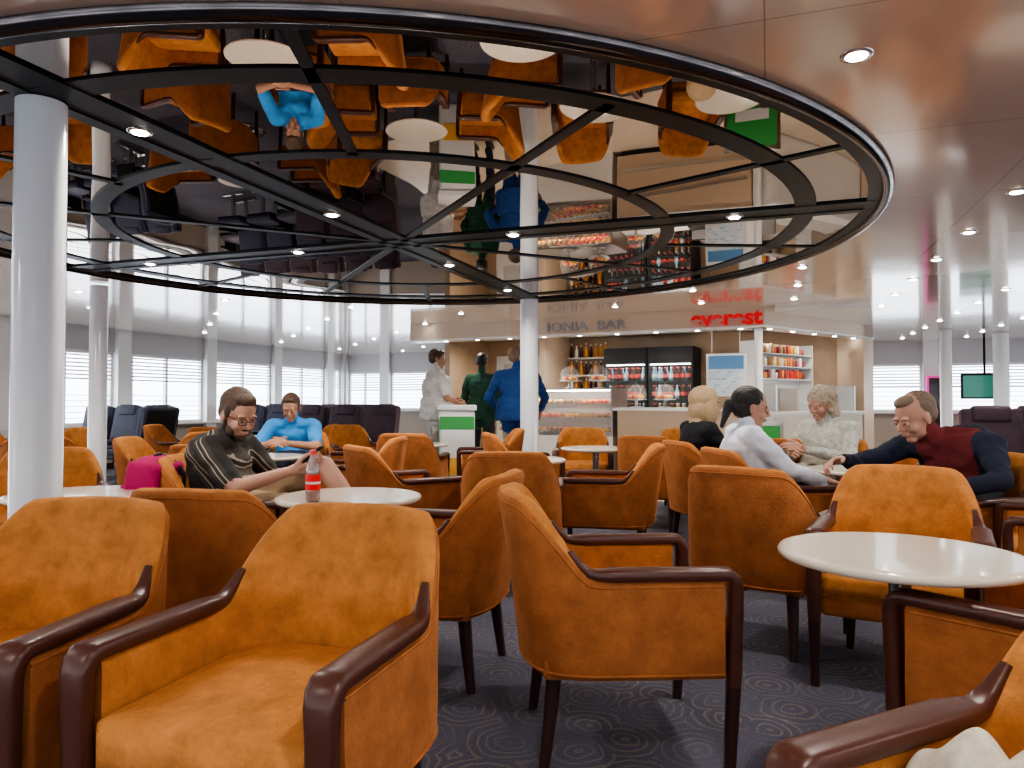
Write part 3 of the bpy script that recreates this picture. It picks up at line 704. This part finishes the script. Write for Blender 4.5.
def striped():
    m=mat('dark_striped_fabric',(.04,.038,.035),.85,sheen=.1); nt=m.node_tree; tc=nt.nodes.new('ShaderNodeTexCoord'); mp=nt.nodes.new('ShaderNodeMapping'); mp.inputs['Rotation'].default_value=(.5,.7,.3)
    n=nt.nodes.new('ShaderNodeTexWave'); n.inputs['Scale'].default_value=2.6; n.inputs['Distortion'].default_value=1.2; n.inputs['Detail'].default_value=1; n.inputs['Detail Scale'].default_value=1.0
    r=nt.nodes.new('ShaderNodeValToRGB'); r.color_ramp.interpolation='CONSTANT'; e=r.color_ramp.elements; e[0].color=(.028,.025,.023,1); e[1].position=.45; e[1].color=(.055,.045,.036,1); e2=e.new(.86); e2.color=(.36,.31,.24,1); e3=e.new(.95); e3.color=(.04,.034,.03,1)
    nt.links.new(tc.outputs['Object'],mp.inputs['Vector']); nt.links.new(mp.outputs[0],n.inputs['Vector']); nt.links.new(n.outputs['Fac'],r.inputs['Fac']); nt.links.new(r.outputs['Color'],nt.nodes['Principled BSDF'].inputs['Base Color']); return m
shoe_w=mat('white_shoe',(.6,.6,.6),.5); shoe_d=mat('dark_shoe',(.03,.025,.02),.4)
def seated(**k):
    J=dict(pelvis=(-.04,0,.56),chest=(-.13,0,.74),neck=(-.17,0,.945),head=(-.12,0,1.085),shL=(-.16,.185,.895),shR=(-.16,-.185,.895),elL=(-.03,.23,.68),elR=(-.03,-.23,.68),wrL=(.2,.12,.66),wrR=(.2,-.12,.66),
      hipL=(-.02,.09,.55),hipR=(-.02,-.09,.55),knL=(.42,.12,.53),knR=(.42,-.12,.53),anL=(.45,.12,.09),anR=(.45,-.12,.09)); J.update(k); return J
def standing(**k):
    J=dict(pelvis=(0,0,.96),chest=(.01,0,1.22),neck=(-.02,0,1.47),head=(.0,0,1.63),shL=(-.02,.18,1.41),shR=(-.02,-.18,1.41),elL=(-.04,.25,1.13),elR=(-.04,-.25,1.13),wrL=(.08,.25,.9),wrR=(.08,-.25,.9),
      hipL=(0,.09,.93),hipR=(0,-.09,.93),knL=(.02,.10,.5),knR=(.02,-.10,.5),anL=(-.02,.11,.085),anR=(-.02,-.11,.085)); J.update(k); return J
person('man_with_phone',(-1.45,3.90,0),-10,seated(pelvis=(-.02,0,.57),chest=(-.12,0,.75),neck=(-.08,0,.915),head=(.0,-.02,1.035),shL=(-.09,.20,.865),shR=(-.07,-.20,.855),elL=(.08,.24,.66),elR=(.12,-.24,.67),wrL=(.32,.08,.76),wrR=(.31,-.08,.74),
   knL=(.46,.04,.76),anL=(.70,.06,.42),knR=(.45,-.08,.56),anR=(.50,-.08,.09)),(sk1,striped(),cloth('shorts_khaki',(.34,.24,.15)),shoe_w,hb),head=(-30,22,0),hair='short',bulk=1.22,sleeve='short',legs='short',beard=True,glasses=True,curl=.5,hs=1.08,
   hdir={'L':((.75,-.45,.1),(.2,.6,-.6)),'R':((.8,.4,.15),(.2,-.6,-.6))},feet={'L':(.8,0,-.5)})
b=MB(); b.rbox((0,0,0),(.15,.075,.009),.004,0); ph=b.obj('mobile_phone',[M['rubber']],(-1.05,3.83,.82)); ph.rotation_euler=(0,-40*D2R,0)
blue=cloth('shirt_blue',(.05,.26,.60)); jeans=cloth('trousers_dark',(.035,.04,.06)); 
person('man_in_blue_shirt',(-2.0,6.66,0),-88,seated(neck=(-.02,0,.93),chest=(-.08,0,.76),head=(.06,0,1.05),shL=(-.02,.19,.88),shR=(-.02,-.19,.88),elL=(.2,.26,.70),elR=(.2,-.26,.70),wrL=(.38,.08,.74),wrR=(.38,-.08,.74)),(sk2,blue,jeans,shoe_d,hb),head=(5,22,0),bulk=1.1,sleeve='short')
person('man_in_white_tshirt',(-.95,9.2,0),25,standing(elL=(.05,.27,1.16),wrL=(.26,.14,1.12),elR=(.04,-.27,1.15),wrR=(.25,-.16,1.08),head=(.01,0,1.64)),(sk2,cloth('tshirt_white',(.64,.62,.58)),cloth('trousers_beige',(.42,.37,.30)),shoe_w,hb),head=(-20,8,0),bulk=1.5,sleeve='short',jacket_flare=.05)
person('customer_in_green_jacket',(-.40,9.75,0),70,standing(),(sk2,cloth('jacket_green',(.03,.085,.055)),jeans,shoe_d,hd_),head=(10,12,0),bulk=1.05,jacket_flare=.1,hs=.97)
person('man_in_blue_jacket',(.06,9.0,0),75,standing(shL=(-.02,.22,1.42),shR=(-.02,-.22,1.42),elL=(-.02,.36,1.14),wrL=(.14,.27,1.0),elR=(-.03,-.36,1.15),wrR=(.12,-.28,1.0),head=(.0,0,1.65)),(sk1,cloth('jacket_blue',(.025,.07,.22)),cloth('trousers_tan',(.42,.33,.23)),shoe_d,hgy),head=(-35,5,0),hair='short',bulk=1.42,jacket_flare=.1)
person('woman_in_black_jacket',(1.54,5.45,0),12,seated(head=(-.10,0,1.08)),(sk1,cloth('jacket_black',(.018,.018,.022)),jeans,shoe_d,hbl),kind='female',hair='bob',bulk=1.05,hs=1.05)
person('woman_in_white_sweatshirt',(1.60,4.55,0),0,seated(neck=(-.16,0,.92),head=(-.11,0,1.065),elL=(.04,.2,.68),elR=(.05,-.23,.69),wrL=(.25,.12,.64),wrR=(.27,-.13,.63)),(sk1,cloth('sweatshirt_white',(.70,.73,.80)),cloth('leggings_black',(.012,.012,.016)),shoe_w,hd_),head=(-5,10,0),kind='female',hair='ponytail',bulk=1.15,hs=1.04,
   hdir={'L':((.9,-.2,-.2),(0,.2,1)),'R':((.9,.2,-.2),(0,-.2,1))})
person('woman_in_cream_jacket',(2.32,5.55,0),-142,seated(neck=(-.12,0,.94),head=(-.05,0,1.085),wrL=(.25,.06,.75),wrR=(.24,-.06,.72)),(sk1,cloth('jacket_cream',(.55,.55,.49),.32,30),cloth('trousers_cream',(.4,.37,.3)),shoe_w,hgr),head=(-10,18,0),kind='female',hair='curly',bulk=1.1)
navy=cloth('jacket_navy',(.022,.026,.045))
person('man_in_burgundy_shirt',(2.44,4.02,0),206,seated(pelvis=(-.02,0,.58),chest=(-.06,.0,.76),neck=(.06,-.05,.905),head=(.17,-.12,1.02),shL=(.02,.20,.87),shR=(.06,-.24,.85),elL=(.16,.33,.70),elR=(.30,-.38,.74),wrL=(.38,.20,.66),wrR=(.50,-.32,.78),
   knL=(.42,.14,.58),knR=(.42,-.14,.56)),(sk1,navy,cloth('trousers_charcoal',(.05,.052,.06)),shoe_d,hgy),head=(-14,24,0),kind='heavy',hair='receding',bulk=1.32,hs=1.1,front=(cloth('shirt_burgundy',(.17,.034,.036)),.145),
   hdir={'L':((.9,-.3,-.1),(.1,.5,.7)),'R':((.9,.1,-.1),(.1,-.5,.7))})

# ---------------------------------------------------------------- small things
b=MB()
prof=[(0,0),(.026,.001),(.031,.008),(.031,.05),(.0285,.062),(.0285,.10),(.031,.112),(.030,.14),(.022,.172),(.0135,.195),(.0125,.205)]
b.lathe(prof,mi=0,seg=28); b.lathe([(.0318,.052),(.0318,.118)],mi=1,seg=28); b.lathe([(.0145,.203),(.0145,.222),(.012,.225),(0,.225)],mi=2,seg=20); b.lathe([(.0321,.078),(.0321,.088)],mi=3,seg=28)
b.obj('cola_bottle',[mat('cola_liquid',(.30,.20,.17),.06,spec=.8,coat=.8),M['red'],pal[0],M['white']],(-.87,3.20,.665))
def drape(name,m,fn,nu=26,nv=26,thick=.012,loc=(0,0,0),rz=0):
    b=MB(); vs=[]
    for i in range(nu+1):
        for j in range(nv+1):
            p=Vector(fn(i/nu,j/nv)); p+=Vector((noise.noise(p*9),noise.noise(p*9+Vector((5,0,0))),noise.noise(p*9+Vector((0,7,0)))))*.014; vs.append(p)
    b.add(vs,[(i*(nv+1)+j,(i+1)*(nv+1)+j,(i+1)*(nv+1)+j+1,i*(nv+1)+j+1) for i in range(nu) for j in range(nv)])
    o=b.obj(name,[m],loc,rz); s=o.modifiers.new('t','SOLIDIFY'); s.thickness=thick; ss=o.modifiers.new('ss','SUBSURF'); ss.levels=1; ss.render_levels=1; return o
def pack(name,m,loc,rz,size=(.17,.30,.34)):
    b=MB(); w,l,h=size
    b.rbox((0,0,h/2),(w,l,h),.065,0,bulge=.03); b.rbox((-w*.55,0,h*.38),(.06,l*.72,h*.5),.028,0)
    for s in(-1,1):
        q=[Vector((w*.47,s*.08,.06)),Vector((w*.47+.04,s*.085,h*.45)),Vector((w*.47+.035,s*.085,h*.8)),Vector((w*.3,s*.07,h))]
        for k in range(3): b.cone(q[k],q[k+1],.012,.012,1,seg=8)
    rr=[Vector((0,.05*math.cos(a),h+.035*math.sin(a))) for a in [math.pi*i/8 for i in range(9)]]
    for k in range(8): b.cone(rr[k],rr[k+1],.009,.009,1,seg=8)
    return b.obj(name,[m,M['rubber']],loc,rz)
bag=pack('pink_backpack',cloth('bag_pink',(.40,.02,.11)),(-1.88,3.78,.46),0)
bag.rotation_euler=(0,8*D2R,0)
drape('beige_cardigan',cloth('knit_beige',(.55,.49,.40),.2,40),lambda u,v:(.30*u,.24*v,.475+.135*math.sin(math.pi*u)**.5*math.sin(math.pi*v)**.5+.022*math.sin(13*u+5*v)+.014*math.sin(17*v-6*u)),nu=34,nv=34,thick=.012,loc=(.54,.90,0),rz=0)

# ---------------------------------------------------------------- world, camera
w=bpy.data.worlds.new('sky'); scene.world=w; w.use_nodes=True; nt=w.node_tree; bg=nt.nodes['Background']
tc=nt.nodes.new('ShaderNodeTexCoord'); sp=nt.nodes.new('ShaderNodeSeparateXYZ'); r=nt.nodes.new('ShaderNodeValToRGB'); nt.links.new(tc.outputs['Generated'],sp.inputs[0]); nt.links.new(sp.outputs['Z'],r.inputs['Fac'])
r.color_ramp.elements[0].position=0; r.color_ramp.elements[0].color=(.70,.77,.87,1); r.color_ramp.elements[1].position=.05; r.color_ramp.elements[1].color=(.87,.92,1,1)
nt.links.new(r.outputs['Color'],bg.inputs['Color']); bg.inputs['Strength'].default_value=6.5
cam=bpy.data.cameras.new('camera'); co=bpy.data.objects.new('camera',cam); COL.objects.link(co); co.location=(0,0,1.1); co.rotation_euler=((90+1.4)*D2R,0,0)
cam.sensor_width=36; cam.lens=25.66; cam.clip_start=.02; scene.camera=co
scene.view_settings.view_transform='AgX'; scene.view_settings.look='AgX - Medium High Contrast'; scene.view_settings.exposure=0.25
